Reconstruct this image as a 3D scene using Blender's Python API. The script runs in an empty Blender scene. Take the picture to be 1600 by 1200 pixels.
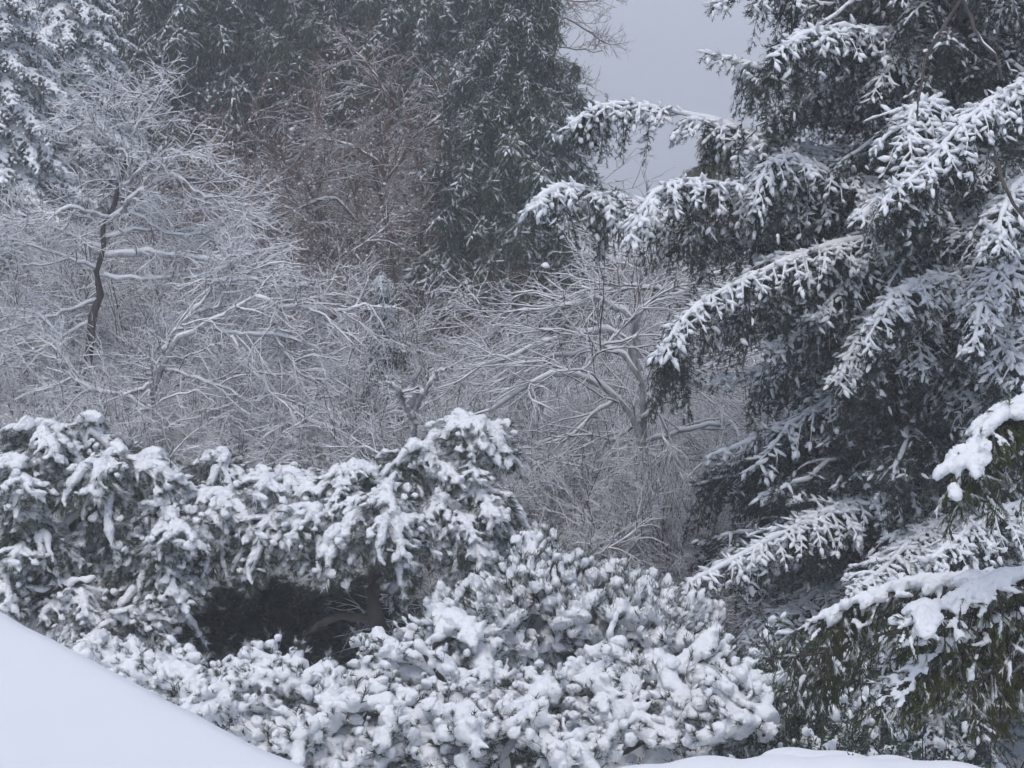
import bpy, math
import numpy as np

PI = math.pi
RAD = math.radians
rng = np.random.default_rng(11)
scene = bpy.context.scene
COL = scene.collection

# ------------------------------------------------------------------ camera, sky, sun, exposure
F = 2790.0                      # focal length in pixels of a 1600 wide frame
PITCH = RAD(13.5)
CAM_Z = 9.0
cd = bpy.data.cameras.new("camera")
cam = bpy.data.objects.new("camera", cd)
COL.objects.link(cam)
cd.sensor_width = 36.0
cd.lens = F / 1600.0 * 36.0
cd.clip_start = 0.1
cd.clip_end = 6000.0
cam.location = (0, 0, CAM_Z)
cam.rotation_euler = (PI / 2 - PITCH, 0, 0)
scene.camera = cam

SUN_EL, SUN_AZ = RAD(68), RAD(200)     # veiled sun, high, behind the camera and to the left
world = bpy.data.worlds.new("World")
scene.world = world
world.use_nodes = True
wn, wl = world.node_tree.nodes, world.node_tree.links
wn.clear()
sky = wn.new("ShaderNodeTexSky")
sky.sky_type = 'NISHITA'
sky.sun_disc = False
sky.sun_elevation = SUN_EL
sky.sun_rotation = SUN_AZ
sky.air_density = 1.0
sky.dust_density = 2.0
hs = wn.new("ShaderNodeHueSaturation")
hs.inputs["Hue"].default_value = 0.502
hs.inputs["Saturation"].default_value = 0.84      # cloud cover greys the blue
bg = wn.new("ShaderNodeBackground")
bg.inputs["Strength"].default_value = 0.135
wo = wn.new("ShaderNodeOutputWorld")
wl.new(sky.outputs[0], hs.inputs["Color"])
wl.new(hs.outputs[0], bg.inputs[0])
wl.new(bg.outputs[0], wo.inputs[0])

sd = bpy.data.lights.new("sun", 'SUN')
sd.energy = 0.95
sd.angle = RAD(35)
sd.color = (1.0, 0.97, 0.94)
sun = bpy.data.objects.new("sun", sd)
COL.objects.link(sun)
sun.rotation_euler = (PI / 2 - SUN_EL, 0, PI - SUN_AZ)
sun.location = (0, 0, 60)

vs = scene.view_settings
vs.view_transform = 'Standard'
vs.look = 'None'
vs.gamma = 1.0
vs.exposure = 0.20
scene.render.filter_size = 2.6
scene.cycles.max_bounces = 4
scene.cycles.diffuse_bounces = 3
scene.cycles.glossy_bounces = 1
scene.cycles.transmission_bounces = 0
scene.cycles.volume_bounces = 1
scene.cycles.use_adaptive_sampling = True
scene.cycles.adaptive_threshold = 0.08
scene.cycles.adaptive_min_samples = 20
scene.cycles.caustics_reflective = False
scene.cycles.caustics_refractive = False


# ------------------------------------------------------------------ geometry helpers
Z = np.array([0.0, 0.0, 1.0])


def nz(a):
    return a / np.maximum(np.linalg.norm(a, axis=-1, keepdims=True), 1e-9)


def at(x, y, d):
    """world point at depth d (metres along +Y) under a pixel of the 1600x1200 frame"""
    u, v = (x - 800.0) / F, (600.0 - y) / F
    dy = math.cos(PITCH) + v * math.sin(PITCH)
    dz = -math.sin(PITCH) + v * math.cos(PITCH)
    s = d / dy
    return np.array([u * s, d, CAM_Z + dz * s])


def ground_z(y):
    y = np.asarray(y, float)
    return np.where(y < 24, 0.0, np.where(y < 70, -(y - 24) * 0.12, -5.52 - (np.minimum(y, 230) - 70) * 0.19))


class Buf:
    def __init__(self):
        self.v, self.t, self.q, self.a, self.n = [], [], [], [], 0

    def add(self, v, t=None, q=None, a=0.0):
        v = np.asarray(v, float).reshape(-1, 3)
        if len(v) == 0:
            return
        if t is not None:
            self.t.append(np.asarray(t, int).reshape(-1, 3) + self.n)
        if q is not None:
            self.q.append(np.asarray(q, int).reshape(-1, 4) + self.n)
        self.v.append(v)
        self.a.append(np.broadcast_to(np.asarray(a, float), (len(v),)).copy())
        self.n += len(v)

    def mesh(self, name, mat, smooth=False, origin=None, attr=False):
        V = np.concatenate(self.v) if self.v else np.zeros((0, 3))
        if origin is not None:
            V = V - np.asarray(origin)
        T = np.concatenate(self.t) if self.t else np.zeros((0, 3), int)
        Q = np.concatenate(self.q) if self.q else np.zeros((0, 4), int)
        me = bpy.data.meshes.new(name)
        me.vertices.add(len(V))
        me.vertices.foreach_set("co", V.astype(np.float32).ravel())
        me.loops.add(len(T) * 3 + len(Q) * 4)
        me.loops.foreach_set("vertex_index", np.concatenate([T.ravel(), Q.ravel()]).astype(np.int32))
        me.polygons.add(len(T) + len(Q))
        st = np.concatenate([np.arange(len(T)) * 3, len(T) * 3 + np.arange(len(Q)) * 4])
        me.polygons.foreach_set("loop_start", st.astype(np.int32))
        if smooth:
            me.polygons.foreach_set("use_smooth", np.ones(len(T) + len(Q), bool))
        if attr:
            at_ = me.attributes.new("dust", 'FLOAT', 'POINT')
            at_.data.foreach_set("value", np.concatenate(self.a).astype(np.float32))
        me.update(calc_edges=True)
        if mat is not None:
            me.materials.append(mat)
        return me


def frames(P):
    T = np.empty_like(P)
    T[:, 1:-1] = P[:, 2:] - P[:, :-2]
    T[:, 0] = P[:, 1] - P[:, 0]
    T[:, -1] = P[:, -1] - P[:, -2]
    T = nz(T)
    B = nz(np.cross(T, np.array([0.031, 0.053, 1.0])))
    return T, B, np.cross(B, T)


def tubes(buf, P, R, sides=3, a=0.0, closed=False):
    """many tubes at once: P (m,n,3) centre lines, R (m,n) radii"""
    P = np.asarray(P, float)
    R = np.asarray(R, float)
    if P.ndim == 2:
        P, R = P[None], R[None]
    m, n, _ = P.shape
    if m == 0:
        return
    T, B, N = frames(P)
    ang = np.arange(sides) / sides * 2 * PI + PI / 2
    V = P[:, :, None] + R[:, :, None, None] * (np.cos(ang)[None, None, :, None] * B[:, :, None] + np.sin(ang)[None, None, :, None] * N[:, :, None])
    idx = np.arange(m * n * sides).reshape(m, n, sides)
    i0, i1 = idx[:, :-1], idx[:, 1:]
    Q = np.stack([i0, np.roll(i0, -1, 2), np.roll(i1, -1, 2), i1], -1)
    t = None
    if closed:
        c0, c1 = idx[:, 0], idx[:, -1]
        t = []
        for k in range(1, sides - 1):
            t.append(np.stack([c0[:, 0], c0[:, k + 1], c0[:, k]], -1))
            t.append(np.stack([c1[:, 0], c1[:, k], c1[:, k + 1]], -1))
        t = np.concatenate(t)
    buf.add(V, t=t, q=Q, a=a)


def snow_on(buf, P, R, w, off, sides=3, lump=0.25, floor=0.25, add=0.0):
    """a ridge of snow lying on tubes"""
    P = np.asarray(P, float)
    R = np.asarray(R, float)
    if P.ndim == 2:
        P, R = P[None], R[None]
    T, _, _ = frames(P)
    flat = np.clip(np.sqrt(np.maximum(0, 1 - T[..., 2] ** 2)), floor, 1)
    rs = (R * w + add) * flat * (1 + lump * rng.standard_normal(R.shape))
    rs = np.maximum(rs, R * 0.3)
    rs[:, -1] *= 0.5 if sides < 7 else 0.12
    if sides >= 7:
        rs[:, 0] *= 0.15
        rs[:, -2] *= 0.7
    tubes(buf, P + Z * (R * off + rs * 0.55)[..., None], rs, sides, closed=sides > 3)


def grow(S, D, L, n, wig, grav):
    m = len(S)
    P = np.empty((m, n, 3))
    P[:, 0] = S
    d = nz(D)
    g = np.asarray(grav, float)
    st = (np.asarray(L, float) / (n - 1))[:, None]
    for k in range(1, n):
        d = nz(d + wig * rng.standard_normal((m, 3)) + (Z * g if g.ndim == 0 else Z[None] * g[:, None]))
        P[:, k] = P[:, k - 1] + d * st
    return P


def samp(P, i, t):
    n = P.shape[1]
    f = np.clip(t, 0, 0.9999) * (n - 1)
    k = f.astype(int)
    w = (f - k)[:, None]
    a, b = P[i, k], P[i, k + 1]
    return a * (1 - w) + b * w, nz(b - a)


def spawn(P, L, per, t0, t1, amin, amax, up=0.0):
    """children along parents: start, direction, parent index, t"""
    m = len(P)
    i = np.repeat(np.arange(m), per)
    t = t0 + (t1 - t0) * ((np.tile(np.arange(per), m) + rng.random(m * per)) / per)
    S, T = samp(P, i, t)
    r = rng.standard_normal((m * per, 3))
    r = nz(r - (r * T).sum(1, keepdims=True) * T)
    a = RAD(amin) + (RAD(amax) - RAD(amin)) * rng.random(m * per)
    D = nz(np.cos(a)[:, None] * T + np.sin(a)[:, None] * r + Z * up)
    return S, D, i, t


def needles(buf, S, D, L, k, nl, nw, spread, sag=0.0, a=0.0, mid=False):
    m = len(S)
    if m == 0:
        return
    t = 0.05 + 0.95 * (np.arange(k)[None] + rng.random((m, k))) / k
    b = S[:, None] + D[:, None] * (L[:, None] * t)[..., None]
    r = rng.standard_normal((m, k, 3))
    Dk = D[:, None]
    r = nz(r - (r * Dk).sum(-1, keepdims=True) * Dk)
    nd = nz(Dk * (1 - spread) + r * spread - Z * sag)
    sd_ = nz(np.cross(nd, rng.standard_normal((m, k, 3))))
    ln = nl * (0.7 + 0.6 * rng.random((m, k, 1)))
    A = np.broadcast_to(np.asarray(a, float), (m,))
    if mid:      # a leaf-shaped sliver, widest in the middle
        V = np.stack([b, b + nd * ln * 0.5 - sd_ * nw / 2, b + nd * ln, b + nd * ln * 0.5 + sd_ * nw / 2], 2)
        q = np.arange(m * k * 4).reshape(-1, 4)
        buf.add(V, q=q, a=np.repeat(A, k * 4))
    else:
        V = np.stack([b - sd_ * nw / 2, b + sd_ * nw / 2, b + nd * ln], 2)
        buf.add(V, t=np.arange(m * k * 3).reshape(-1, 3), a=np.repeat(A, k * 3))


def _ico(sub):
    import bmesh
    bm = bmesh.new()
    bmesh.ops.create_icosphere(bm, subdivisions=sub, radius=1.0)
    bm.verts.ensure_lookup_table()
    v = np.array([x.co[:] for x in bm.verts])
    f = np.array([[y.index for y in x.verts] for x in bm.faces])
    bm.free()
    return v, f


ICO1, ICO2 = _ico(1), _ico(2)


def blobs(buf, C, A, l, w, h, ico=None, jit=0.12, taper=0.0):
    """ellipsoids: centres C, long axes A, half sizes l (along A), w (sideways), h (upwards)"""
    tv, tf = ico or ICO1
    m = len(C)
    if m == 0:
        return
    a = nz(A)
    b = nz(np.cross(a, np.array([0.03, 0.05, 1.0])))
    c = np.cross(b, a)
    j = 1 + jit * rng.standard_normal((m, len(tv), 1))
    tv = tv[None] * j
    tp = 1 - taper * tv[..., :1]
    tv = np.concatenate([tv[..., :1], tv[..., 1:] * tp], -1)
    V = C[:, None] + tv[..., :1] * (a * l[:, None])[:, None] + tv[..., 1:2] * (b * w[:, None])[:, None] + tv[..., 2:] * (c * h[:, None])[:, None]
    f = tf[None] + (np.arange(m) * len(tv[0]))[:, None, None]
    buf.add(V, t=f)


def remesh(buf, name, mat, voxel, smooth=2, origin=None, rough=0.0):
    """smooth union of overlapping pieces, as settled snow"""
    me = buf.mesh(name + "_raw", None, origin=origin)
    o = bpy.data.objects.new("tmp", me)
    COL.objects.link(o)
    md = o.modifiers.new("r", 'REMESH')
    md.mode = 'VOXEL'
    md.voxel_size = voxel
    md.use_smooth_shade = True
    if smooth:
        ms = o.modifiers.new("s", 'SMOOTH')
        ms.factor = 0.5
        ms.iterations = smooth
    dg = bpy.context.evaluated_depsgraph_get()
    out = bpy.data.meshes.new_from_object(o.evaluated_get(dg))
    bpy.data.objects.remove(o)
    bpy.data.meshes.remove(me)
    out.name = name
    n = len(out.vertices)
    if rough and n:
        co = np.empty(n * 3, np.float32)
        out.vertices.foreach_get("co", co)
        co = co.reshape(-1, 3)
        co += rough * noise3(co, 14.0)[:, None] * nz(rng.standard_normal((1, 3)) * 0.4 + Z) + rough * 0.5 * rng.standard_normal(co.shape)
        out.vertices.foreach_set("co", co.ravel())
    out.polygons.foreach_set("use_smooth", np.ones(len(out.polygons), bool))
    out.materials.clear()
    out.materials.append(mat)
    out.update()
    return out


_nk = np.random.default_rng(3).standard_normal((9, 3))
_np = np.random.default_rng(4).random(9) * 6.28


def noise3(P, s):
    P = np.asarray(P, float)
    o = np.zeros(P.shape[:-1])
    for k in range(9):
        o += np.sin(P @ _nk[k] * s * (0.5 + 0.25 * k) + _np[k]) / (1 + 0.35 * k)
    return o / 2.6


# ------------------------------------------------------------------ scene graph helpers
def tag(o, label=None, cat=None, group=None, kind=None):
    for k, v in (("label", label), ("category", cat), ("group", group), ("kind", kind)):
        if v:
            o[k] = v
    return o


def thing(name, label, cat, loc, group=None):
    o = bpy.data.objects.new(name, None)
    o.empty_display_size = 0.2
    COL.objects.link(o)
    o.location = tuple(loc)
    return tag(o, label, cat, group)


def part(name, me, parent=None, loc=(0, 0, 0), rot=(0, 0, 0), scale=1.0, kind=None):
    o = bpy.data.objects.new(name, me)
    COL.objects.link(o)
    o.parent = parent
    o.location = tuple(loc)
    o.rotation_euler = rot
    o.scale = (scale,) * 3 if np.isscalar(scale) else scale
    if kind:
        o["kind"] = kind
    return o


# ------------------------------------------------------------------ materials
def mat_nodes(name):
    m = bpy.data.materials.new(name)
    m.use_nodes = True
    nt = m.node_tree
    return m, nt.nodes, nt.links, nt.nodes["Principled BSDF"]


SNOW_C = (0.84, 0.855, 0.88, 1)


def snow_material(name, bump=0.25, scale=60.0, col=SNOW_C):
    m, N, L, b = mat_nodes(name)
    tc = N.new("ShaderNodeTexCoord")
    n1 = N.new("ShaderNodeTexNoise")
    n1.inputs["Scale"].default_value = scale
    n1.inputs["Detail"].default_value = 5
    n2 = N.new("ShaderNodeTexNoise")
    n2.inputs["Scale"].default_value = scale * 0.12
    n2.inputs["Detail"].default_value = 3
    ad = N.new("ShaderNodeMath")
    ad.operation = 'ADD'
    bp = N.new("ShaderNodeBump")
    bp.inputs["Strength"].default_value = bump
    bp.inputs["Distance"].default_value = 0.02
    L.new(tc.outputs["Object"], n1.inputs["Vector"])
    L.new(tc.outputs["Object"], n2.inputs["Vector"])
    L.new(n1.outputs["Fac"], ad.inputs[0])
    L.new(n2.outputs["Fac"], ad.inputs[1])
    L.new(ad.outputs[0], bp.inputs["Height"])
    L.new(bp.outputs[0], b.inputs["Normal"])
    b.inputs["Base Color"].default_value = col
    b.inputs["Roughness"].default_value = 0.75
    b.inputs["Specular IOR Level"].default_value = 0.2
    return m


def leaf_material(name, c1, c2, rough=0.6, noise=3.0):
    """foliage that carries a dusting of snow where the 'dust' attribute says so"""
    m, N, L, b = mat_nodes(name)
    tc = N.new("ShaderNodeTexCoord")
    oi = N.new("ShaderNodeObjectInfo")
    n1 = N.new("ShaderNodeTexNoise")
    n1.inputs["Scale"].default_value = noise
    n1.inputs["Detail"].default_value = 4
    L.new(tc.outputs["Object"], n1.inputs["Vector"])
    ad = N.new("ShaderNodeMath")
    ad.operation = 'MULTIPLY_ADD'
    L.new(oi.outputs["Random"], ad.inputs[0])
    ad.inputs[1].default_value = 0.5
    L.new(n1.outputs["Fac"], ad.inputs[2])
    mr = N.new("ShaderNodeMapRange")
    mr.inputs["From Min"].default_value = 0.4
    mr.inputs["From Max"].default_value = 1.1
    L.new(ad.outputs[0], mr.inputs["Value"])
    mx = N.new("ShaderNodeMix")
    mx.data_type = 'RGBA'
    mx.inputs[6].default_value = (*c1, 1)
    mx.inputs[7].default_value = (*c2, 1)
    L.new(mr.outputs[0], mx.inputs[0])
    at_ = N.new("ShaderNodeAttribute")
    at_.attribute_name = "dust"
    n2 = N.new("ShaderNodeTexNoise")
    n2.inputs["Scale"].default_value = 18
    n2.inputs["Detail"].default_value = 3
    L.new(tc.outputs["Object"], n2.inputs["Vector"])
    s = N.new("ShaderNodeMath")
    s.operation = 'ADD'
    L.new(at_.outputs["Fac"], s.inputs[0])
    L.new(n2.outputs["Fac"], s.inputs[1])
    m2 = N.new("ShaderNodeMapRange")
    m2.inputs["From Min"].default_value = 0.85
    m2.inputs["From Max"].default_value = 1.25
    L.new(s.outputs[0], m2.inputs["Value"])
    mx2 = N.new("ShaderNodeMix")
    mx2.data_type = 'RGBA'
    L.new(m2.outputs[0], mx2.inputs[0])
    L.new(mx.outputs[2], mx2.inputs[6])
    mx2.inputs[7].default_value = SNOW_C
    L.new(mx2.outputs[2], b.inputs["Base Color"])
    b.inputs["Roughness"].default_value = rough
    b.inputs["Specular IOR Level"].default_value = 0.25
    return m


def bark_material(name, c1, c2, scale=9.0, snowy=0.0):
    m, N, L, b = mat_nodes(name)
    tc = N.new("ShaderNodeTexCoord")
    mp = N.new("ShaderNodeMapping")
    mp.inputs["Scale"].default_value = (1, 1, 0.25)
    n1 = N.new("ShaderNodeTexNoise")
    n1.inputs["Scale"].default_value = scale
    n1.inputs["Detail"].default_value = 7
    L.new(tc.outputs["Object"], mp.inputs[0])
    L.new(mp.outputs[0], n1.inputs["Vector"])
    cr = N.new("ShaderNodeValToRGB")
    cr.color_ramp.elements[0].position = 0.35
    cr.color_ramp.elements[1].position = 0.65
    cr.color_ramp.elements[0].color = (*c1, 1)
    cr.color_ramp.elements[1].color = (*c2, 1)
    L.new(n1.outputs["Fac"], cr.inputs[0])
    bp = N.new("ShaderNodeBump")
    bp.inputs["Strength"].default_value = 0.6
    bp.inputs["Distance"].default_value = 0.02
    L.new(n1.outputs["Fac"], bp.inputs["Height"])
    L.new(bp.outputs[0], b.inputs["Normal"])
    L.new(cr.outputs[0], b.inputs["Base Color"])
    b.inputs["Roughness"].default_value = 0.9
    return m


M_SNOW = snow_material("snow_settled")
M_SNOW_SMOOTH = snow_material("snow_deep_smooth", 0.08, 14.0)
M_SNOW_TWIG = snow_material("thin_snow_on_twigs", 0.0, col=(0.80, 0.805, 0.83, 1))
M_SPRUCE = leaf_material("spruce_needles", (0.020, 0.030, 0.027), (0.034, 0.048, 0.040))
M_PINE = leaf_material("pine_needles", (0.040, 0.054, 0.044), (0.066, 0.082, 0.062))
M_CEDAR = leaf_material("cedar_sprays", (0.026, 0.052, 0.036), (0.052, 0.082, 0.048))
M_OLIVE = leaf_material("olive_sprays", (0.085, 0.085, 0.030), (0.14, 0.125, 0.042))
M_NEAR = leaf_material("weeping_sprays", (0.032, 0.046, 0.016), (0.075, 0.080, 0.022))
M_BARK = bark_material("bark_dark", (0.028, 0.025, 0.024), (0.066, 0.057, 0.052))
M_LIMB = bark_material("bark_frosted", (0.18, 0.175, 0.18), (0.46, 0.46, 0.48), 14.0)
M_TWIG = bark_material("twig_grey", (0.060, 0.052, 0.050), (0.11, 0.095, 0.09))
M_TWIG_B = bark_material("twig_brown", (0.11, 0.062, 0.046), (0.19, 0.112, 0.082))


def simple(name, col, rough=0.8, scale=5.0, var=0.3):
    m, N, L, b = mat_nodes(name)
    tc = N.new("ShaderNodeTexCoord")
    n1 = N.new("ShaderNodeTexNoise")
    n1.inputs["Scale"].default_value = scale
    n1.inputs["Detail"].default_value = 6
    L.new(tc.outputs["Object"], n1.inputs["Vector"])
    mx = N.new("ShaderNodeMix")
    mx.data_type = 'RGBA'
    mx.inputs[6].default_value = tuple(c * (1 - var) for c in col) + (1,)
    mx.inputs[7].default_value = tuple(min(1, c * (1 + var)) for c in col) + (1,)
    L.new(n1.outputs["Fac"], mx.inputs[0])
    L.new(mx.outputs[2], b.inputs["Base Color"])
    b.inputs["Roughness"].default_value = rough
    return m


# ------------------------------------------------------------------ terrain, water
def build_setting():
    xs = np.concatenate([np.linspace(-900, -45, 14), np.linspace(-42, 42, 85), np.linspace(45, 900, 14)])
    ys = np.concatenate([np.linspace(-30, 90, 121), np.linspace(94, 240, 30)])
    X, Y = np.meshgrid(xs, ys)
    H = ground_z(Y) + 0.12 * noise3(np.stack([X, Y, 0 * X], -1), 0.5)
    b = Buf()
    n, m = X.shape
    i = np.arange(n * m).reshape(n, m)
    b.add(np.stack([X, Y, H], -1), q=np.stack([i[:-1, :-1], i[:-1, 1:], i[1:, 1:], i[1:, :-1]], -1))
    tag(part("ground", b.mesh("ground", M_SNOW_SMOOTH, True)), kind="structure")
    m_, N, L, bs = mat_nodes("lake_water")
    tc = N.new("ShaderNodeTexCoord")
    mp = N.new("ShaderNodeMapping")
    mp.inputs["Scale"].default_value = (0.12, 0.6, 1)
    nt = N.new("ShaderNodeTexNoise")
    nt.inputs["Scale"].default_value = 1.0
    nt.inputs["Detail"].default_value = 5
    bp = N.new("ShaderNodeBump")
    bp.inputs["Strength"].default_value = 0.5
    bp.inputs["Distance"].default_value = 0.35
    L.new(tc.outputs["Object"], mp.inputs[0])
    L.new(mp.outputs[0], nt.inputs["Vector"])
    L.new(nt.outputs["Fac"], bp.inputs["Height"])
    L.new(bp.outputs[0], bs.inputs["Normal"])
    bs.inputs["Base Color"].default_value = (0.26, 0.265, 0.285, 1)
    bs.inputs["Roughness"].default_value = 0.2
    w = Buf()
    w.add([[-2500, 150, -33], [2500, 150, -33], [2500, 4000, -33], [-2500, 4000, -33]], q=[[0, 1, 2, 3]])
    tag(part("water", w.mesh("water", m_)), kind="structure")


build_setting()


# ------------------------------------------------------------------ evergreen boughs
def bough(axis, r0, n_side, side_len, side_droop, side_lift, sp, s_len, needle, snow, hang=None, side_ang=0.9,
          sn_w=0.045, sn_h=0.035, axis_snow=0.05, dust=0.2, shoot_up=0.0, side_wig=0.12, prof=None, fall=0.3, ico=None, taper=0.4, side_snow=0.75, usz=(0.6, 1.3), hang_snow=0.3, sh_noise=0.22):
    """axis (n,3) -> (wood, foliage, snow) buffers.  needle = (count, length, width, spread, sag)"""
    W, Fo, S = Buf(), Buf(), Buf()
    axis = np.asarray(axis, float)
    n = len(axis)
    R = np.linspace(r0, r0 * 0.22, n)
    tubes(W, axis, R, 5)
    ax = axis[None]
    tt = np.linspace(0.06, 0.99, n_side) + rng.uniform(-0.02, 0.02, n_side)
    P0, T = samp(ax, np.zeros(n_side, int), tt)
    Bv = nz(np.cross(T, Z)) * np.where(np.arange(n_side) % 2, 1, -1)[:, None]
    D = nz(T * (1 - 0.45 * side_ang) + Bv * side_ang + Z * side_lift + 0.12 * rng.standard_normal((n_side, 3)))
    pf = np.clip((0.45 + 0.75 * np.sin(PI * np.clip(tt * 0.8 + 0.12, 0, 1))) * (1.12 - tt * 0.75), 0.15, 1.2) if prof is None else prof(tt)
    L = side_len * pf * rng.uniform(0.75, 1.2, n_side)
    PS = grow(P0, D, L, 6, side_wig, -side_droop)
    tubes(W, PS, np.linspace(1, 0.3, 6)[None] * np.maximum(r0 * 0.3, 0.004) * np.ones((n_side, 1)), 3)
    groups = [(PS, L, 1.0)]
    if hang:
        nh, hl = hang
        cl = rng.uniform(0.08, 0.95, max(3, nh // 9))
        th = np.clip(cl[rng.integers(len(cl), size=nh)] + 0.035 * rng.standard_normal(nh), 0.03, 0.97)
        ph, Th = samp(ax, np.zeros(nh, int), th)
        dh = nz(0.35 * rng.standard_normal((nh, 3)) + Th * 0.2 - Z * 0.8)
        Lh = hl * rng.uniform(0.25, 1.25, nh)
        PH = grow(ph, dh, Lh, 6, 0.08, -0.35)
        tubes(W, PH, np.linspace(1, 0.4, 6)[None] * 0.006 * np.ones((nh, 1)), 3)
        groups.append((PH, Lh, hang_snow))
    SS, SD, SL, SP = [], [], [], []
    for P, LL, pr in groups:
        for i in range(len(P)):
            k = max(2, int(LL[i] / sp))
            t = np.concatenate([(np.arange(k) + rng.random(k)) / k, [0.97]])
            s, tg = samp(P, np.full(len(t), i), t)
            b2 = nz(np.cross(tg, Z) + 1e-6) * np.where(np.arange(len(t)) % 2, 1, -1)[:, None]
            d = nz(tg * 0.75 + b2 * 0.65 + Z * shoot_up + sh_noise * rng.standard_normal((len(t), 3)))
            d[-1] = nz(tg[-1] + Z * shoot_up)
            SS.append(s); SD.append(d)
            SL.append(s_len * rng.uniform(0.6, 1.15, len(t)) * (1.1 - 0.4 * t))
            ref = samp(ax, np.zeros(len(t), int), np.full(len(t), tt[i] if pr == 1.0 and i < n_side else 0.5))[0]
            drop = np.maximum(0, ref[:, 2] - s[:, 2])
            SP.append(pr * np.exp(-drop / fall))
    # shoots straight off the axis
    k = max(3, int(np.linalg.norm(np.diff(axis, axis=0), axis=1).sum() / sp))
    s, tg = samp(ax, np.zeros(k, int), rng.random(k))
    SS.append(s); SD.append(nz(tg + 0.7 * rng.standard_normal((k, 3)) + Z * (shoot_up + 0.1))); SL.append(s_len * rng.uniform(0.5, 1, k)); SP.append(np.ones(k))
    SS, SD, SL, SP = np.concatenate(SS), np.concatenate(SD), np.concatenate(SL), np.concatenate(SP)
    c, nl, nw, spd, sag = needle
    du = np.clip(dust * (0.4 + SP) + 0.25 * rng.standard_normal(len(SS)), 0, 1)
    needles(Fo, SS, SD, SL, c, nl, nw, spd, sag, a=du)
    if snow > 0:
        flat = np.sqrt(np.maximum(0.04, 1 - SD[:, 2] ** 2))
        on = rng.random(len(SS)) < snow * SP * (0.35 + 0.65 * flat)
        k = on.sum()
        u = rng.uniform(*usz, k)
        blobs(S, SS[on] + SD[on] * (SL[on] * 0.55)[:, None] + Z * sn_h * 0.55, SD[on], SL[on] * 0.62, sn_w * u, sn_h * u * rng.uniform(0.8, 1.2, k), ico, 0.17, taper)
        if axis_snow > 0:
            snow_on(S, axis, np.full(n, axis_snow), 1.0, 0.1, 6, 0.3, 0.22)
            Rs = np.linspace(0.8, 0.35, 6)[None] * axis_snow * side_snow * np.exp(-np.maximum(0, PS[:, :1, 2] - PS[:, :, 2]) / fall)
            keep = rng.random(n_side) < snow
            if keep.any():
                snow_on(S, PS[keep], Rs[keep], 1.0, 0.1, 5, 0.2, 0.18)
    return W, Fo, S


def droop_axis(L, n=10, lift=0.1, sag=0.5, wig=0.03, power=1.8):
    t = np.linspace(0, 1, n)
    y = np.cumsum(rng.standard_normal(n)) * wig * L / 3
    return np.stack([t * L, y, lift * L * t - sag * L * t ** power + 0.02 * L * rng.standard_normal(n)], 1)


def kit(name, W, Fo, S, leaf, voxel=None, smooth=2, rough=0.0, origin=None, bark=None):
    w = W.mesh(name + "_wood", bark or M_BARK, True, origin)
    f = Fo.mesh(name + "_foliage", leaf, False, origin, True)
    s = None
    if S.n:
        s = remesh(S, name + "_snow", M_SNOW, voxel, smooth, origin, rough) if voxel else S.mesh(name + "_snow", M_SNOW, True, origin)
    return w, f, s


def hang_kit(k, parent, loc=(0, 0, 0), rot=(0, 0, 0), scale=1.0, name="branch"):
    b = part(name, k[0], parent, loc, rot, scale)
    part("foliage", k[1], b, kind="stuff")
    if k[2] is not None:
        part("snow", k[2], b, kind="stuff")
    return b


SPR_N = (20, 0.038, 0.009, 0.56, 0.05)
PINE_N = (34, 0.085, 0.006, 0.42, 0.08)


def make_spruce_kits(n, L, snow, tagname, dust=0.15, voxel=None, snw=0.022, hs_=0.25):
    out = []
    for i in range(n):
        ax = droop_axis(L, 10, rng.uniform(0.0, 0.16), rng.uniform(0.25, 0.5))
        out.append(kit(tagname, *bough(ax, 0.022, 38, 0.66, 0.22, 0.08, 0.05, 0.135, SPR_N, snow, hang=(40, 0.55), sn_w=snw, sn_h=snw * 0.82, axis_snow=0.024, dust=dust, fall=0.5, side_snow=0.95, hang_snow=hs_, sh_noise=0.28, usz=(0.5, 1.3)),
                       M_SPRUCE, voxel, 1, 0.005))
    return out


SPRUCE = make_spruce_kits(6, 2.2, 0.85, "spruce_bough", dust=0.3)
SPRUCE_BARE = make_spruce_kits(3, 2.0, 0.16, "spruce_bough_sheltered", dust=0.16, hs_=0.05)
FAR_SPRUCE = make_spruce_kits(3, 2.4, 0.72, "laden_bough", dust=0.45, voxel=0.028, snw=0.05)


def make_pine_kits(n, snow, L=0.55, dust=0.28):
    out = []
    for i in range(n):
        ax = droop_axis(L, 7, rng.uniform(0.1, 0.35), rng.uniform(0.35, 0.9), 0.06)
        out.append(kit("pine_spray", *bough(ax, 0.012, 11, 0.30, 0.14, 0.08, 0.07, 0.13, PINE_N, snow, sn_w=0.040, sn_h=0.032, axis_snow=0.056, dust=dust, fall=0.4, side_snow=0.95, usz=(0.5, 1.5)),
                       M_PINE, 0.013 if snow else None, 2, 0.008))
    return out


PINE = make_pine_kits(9, 0.62, dust=0.34)
PINE_BARE = make_pine_kits(3, 0.0, 0.6, 0.0)
FROST = make_pine_kits(3, 0.05, 0.55, 0.24)


def make_lump_kits(n):
    """short twisted shoots buried under rounded cushions of snow"""
    out = []
    for i in range(n):
        ax = droop_axis(0.62, 8, rng.uniform(0.2, 0.5), rng.uniform(0.1, 0.5), 0.16)
        out.append(kit("dwarf_pine_spray", *bough(ax, 0.016, 8, 0.30, -0.10, 0.15, 0.12, 0.12, (30, 0.056, 0.006, 0.48, 0.0), 0.5, sn_w=0.048, sn_h=0.042, axis_snow=0.068,
                                                  dust=0.22, shoot_up=0.3, side_wig=0.28, fall=0.6, taper=0.3, side_snow=1.0, usz=(0.35, 1.7)), M_PINE, 0.0145, 3, 0.006))
    return out


LUMP = make_lump_kits(10)


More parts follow.
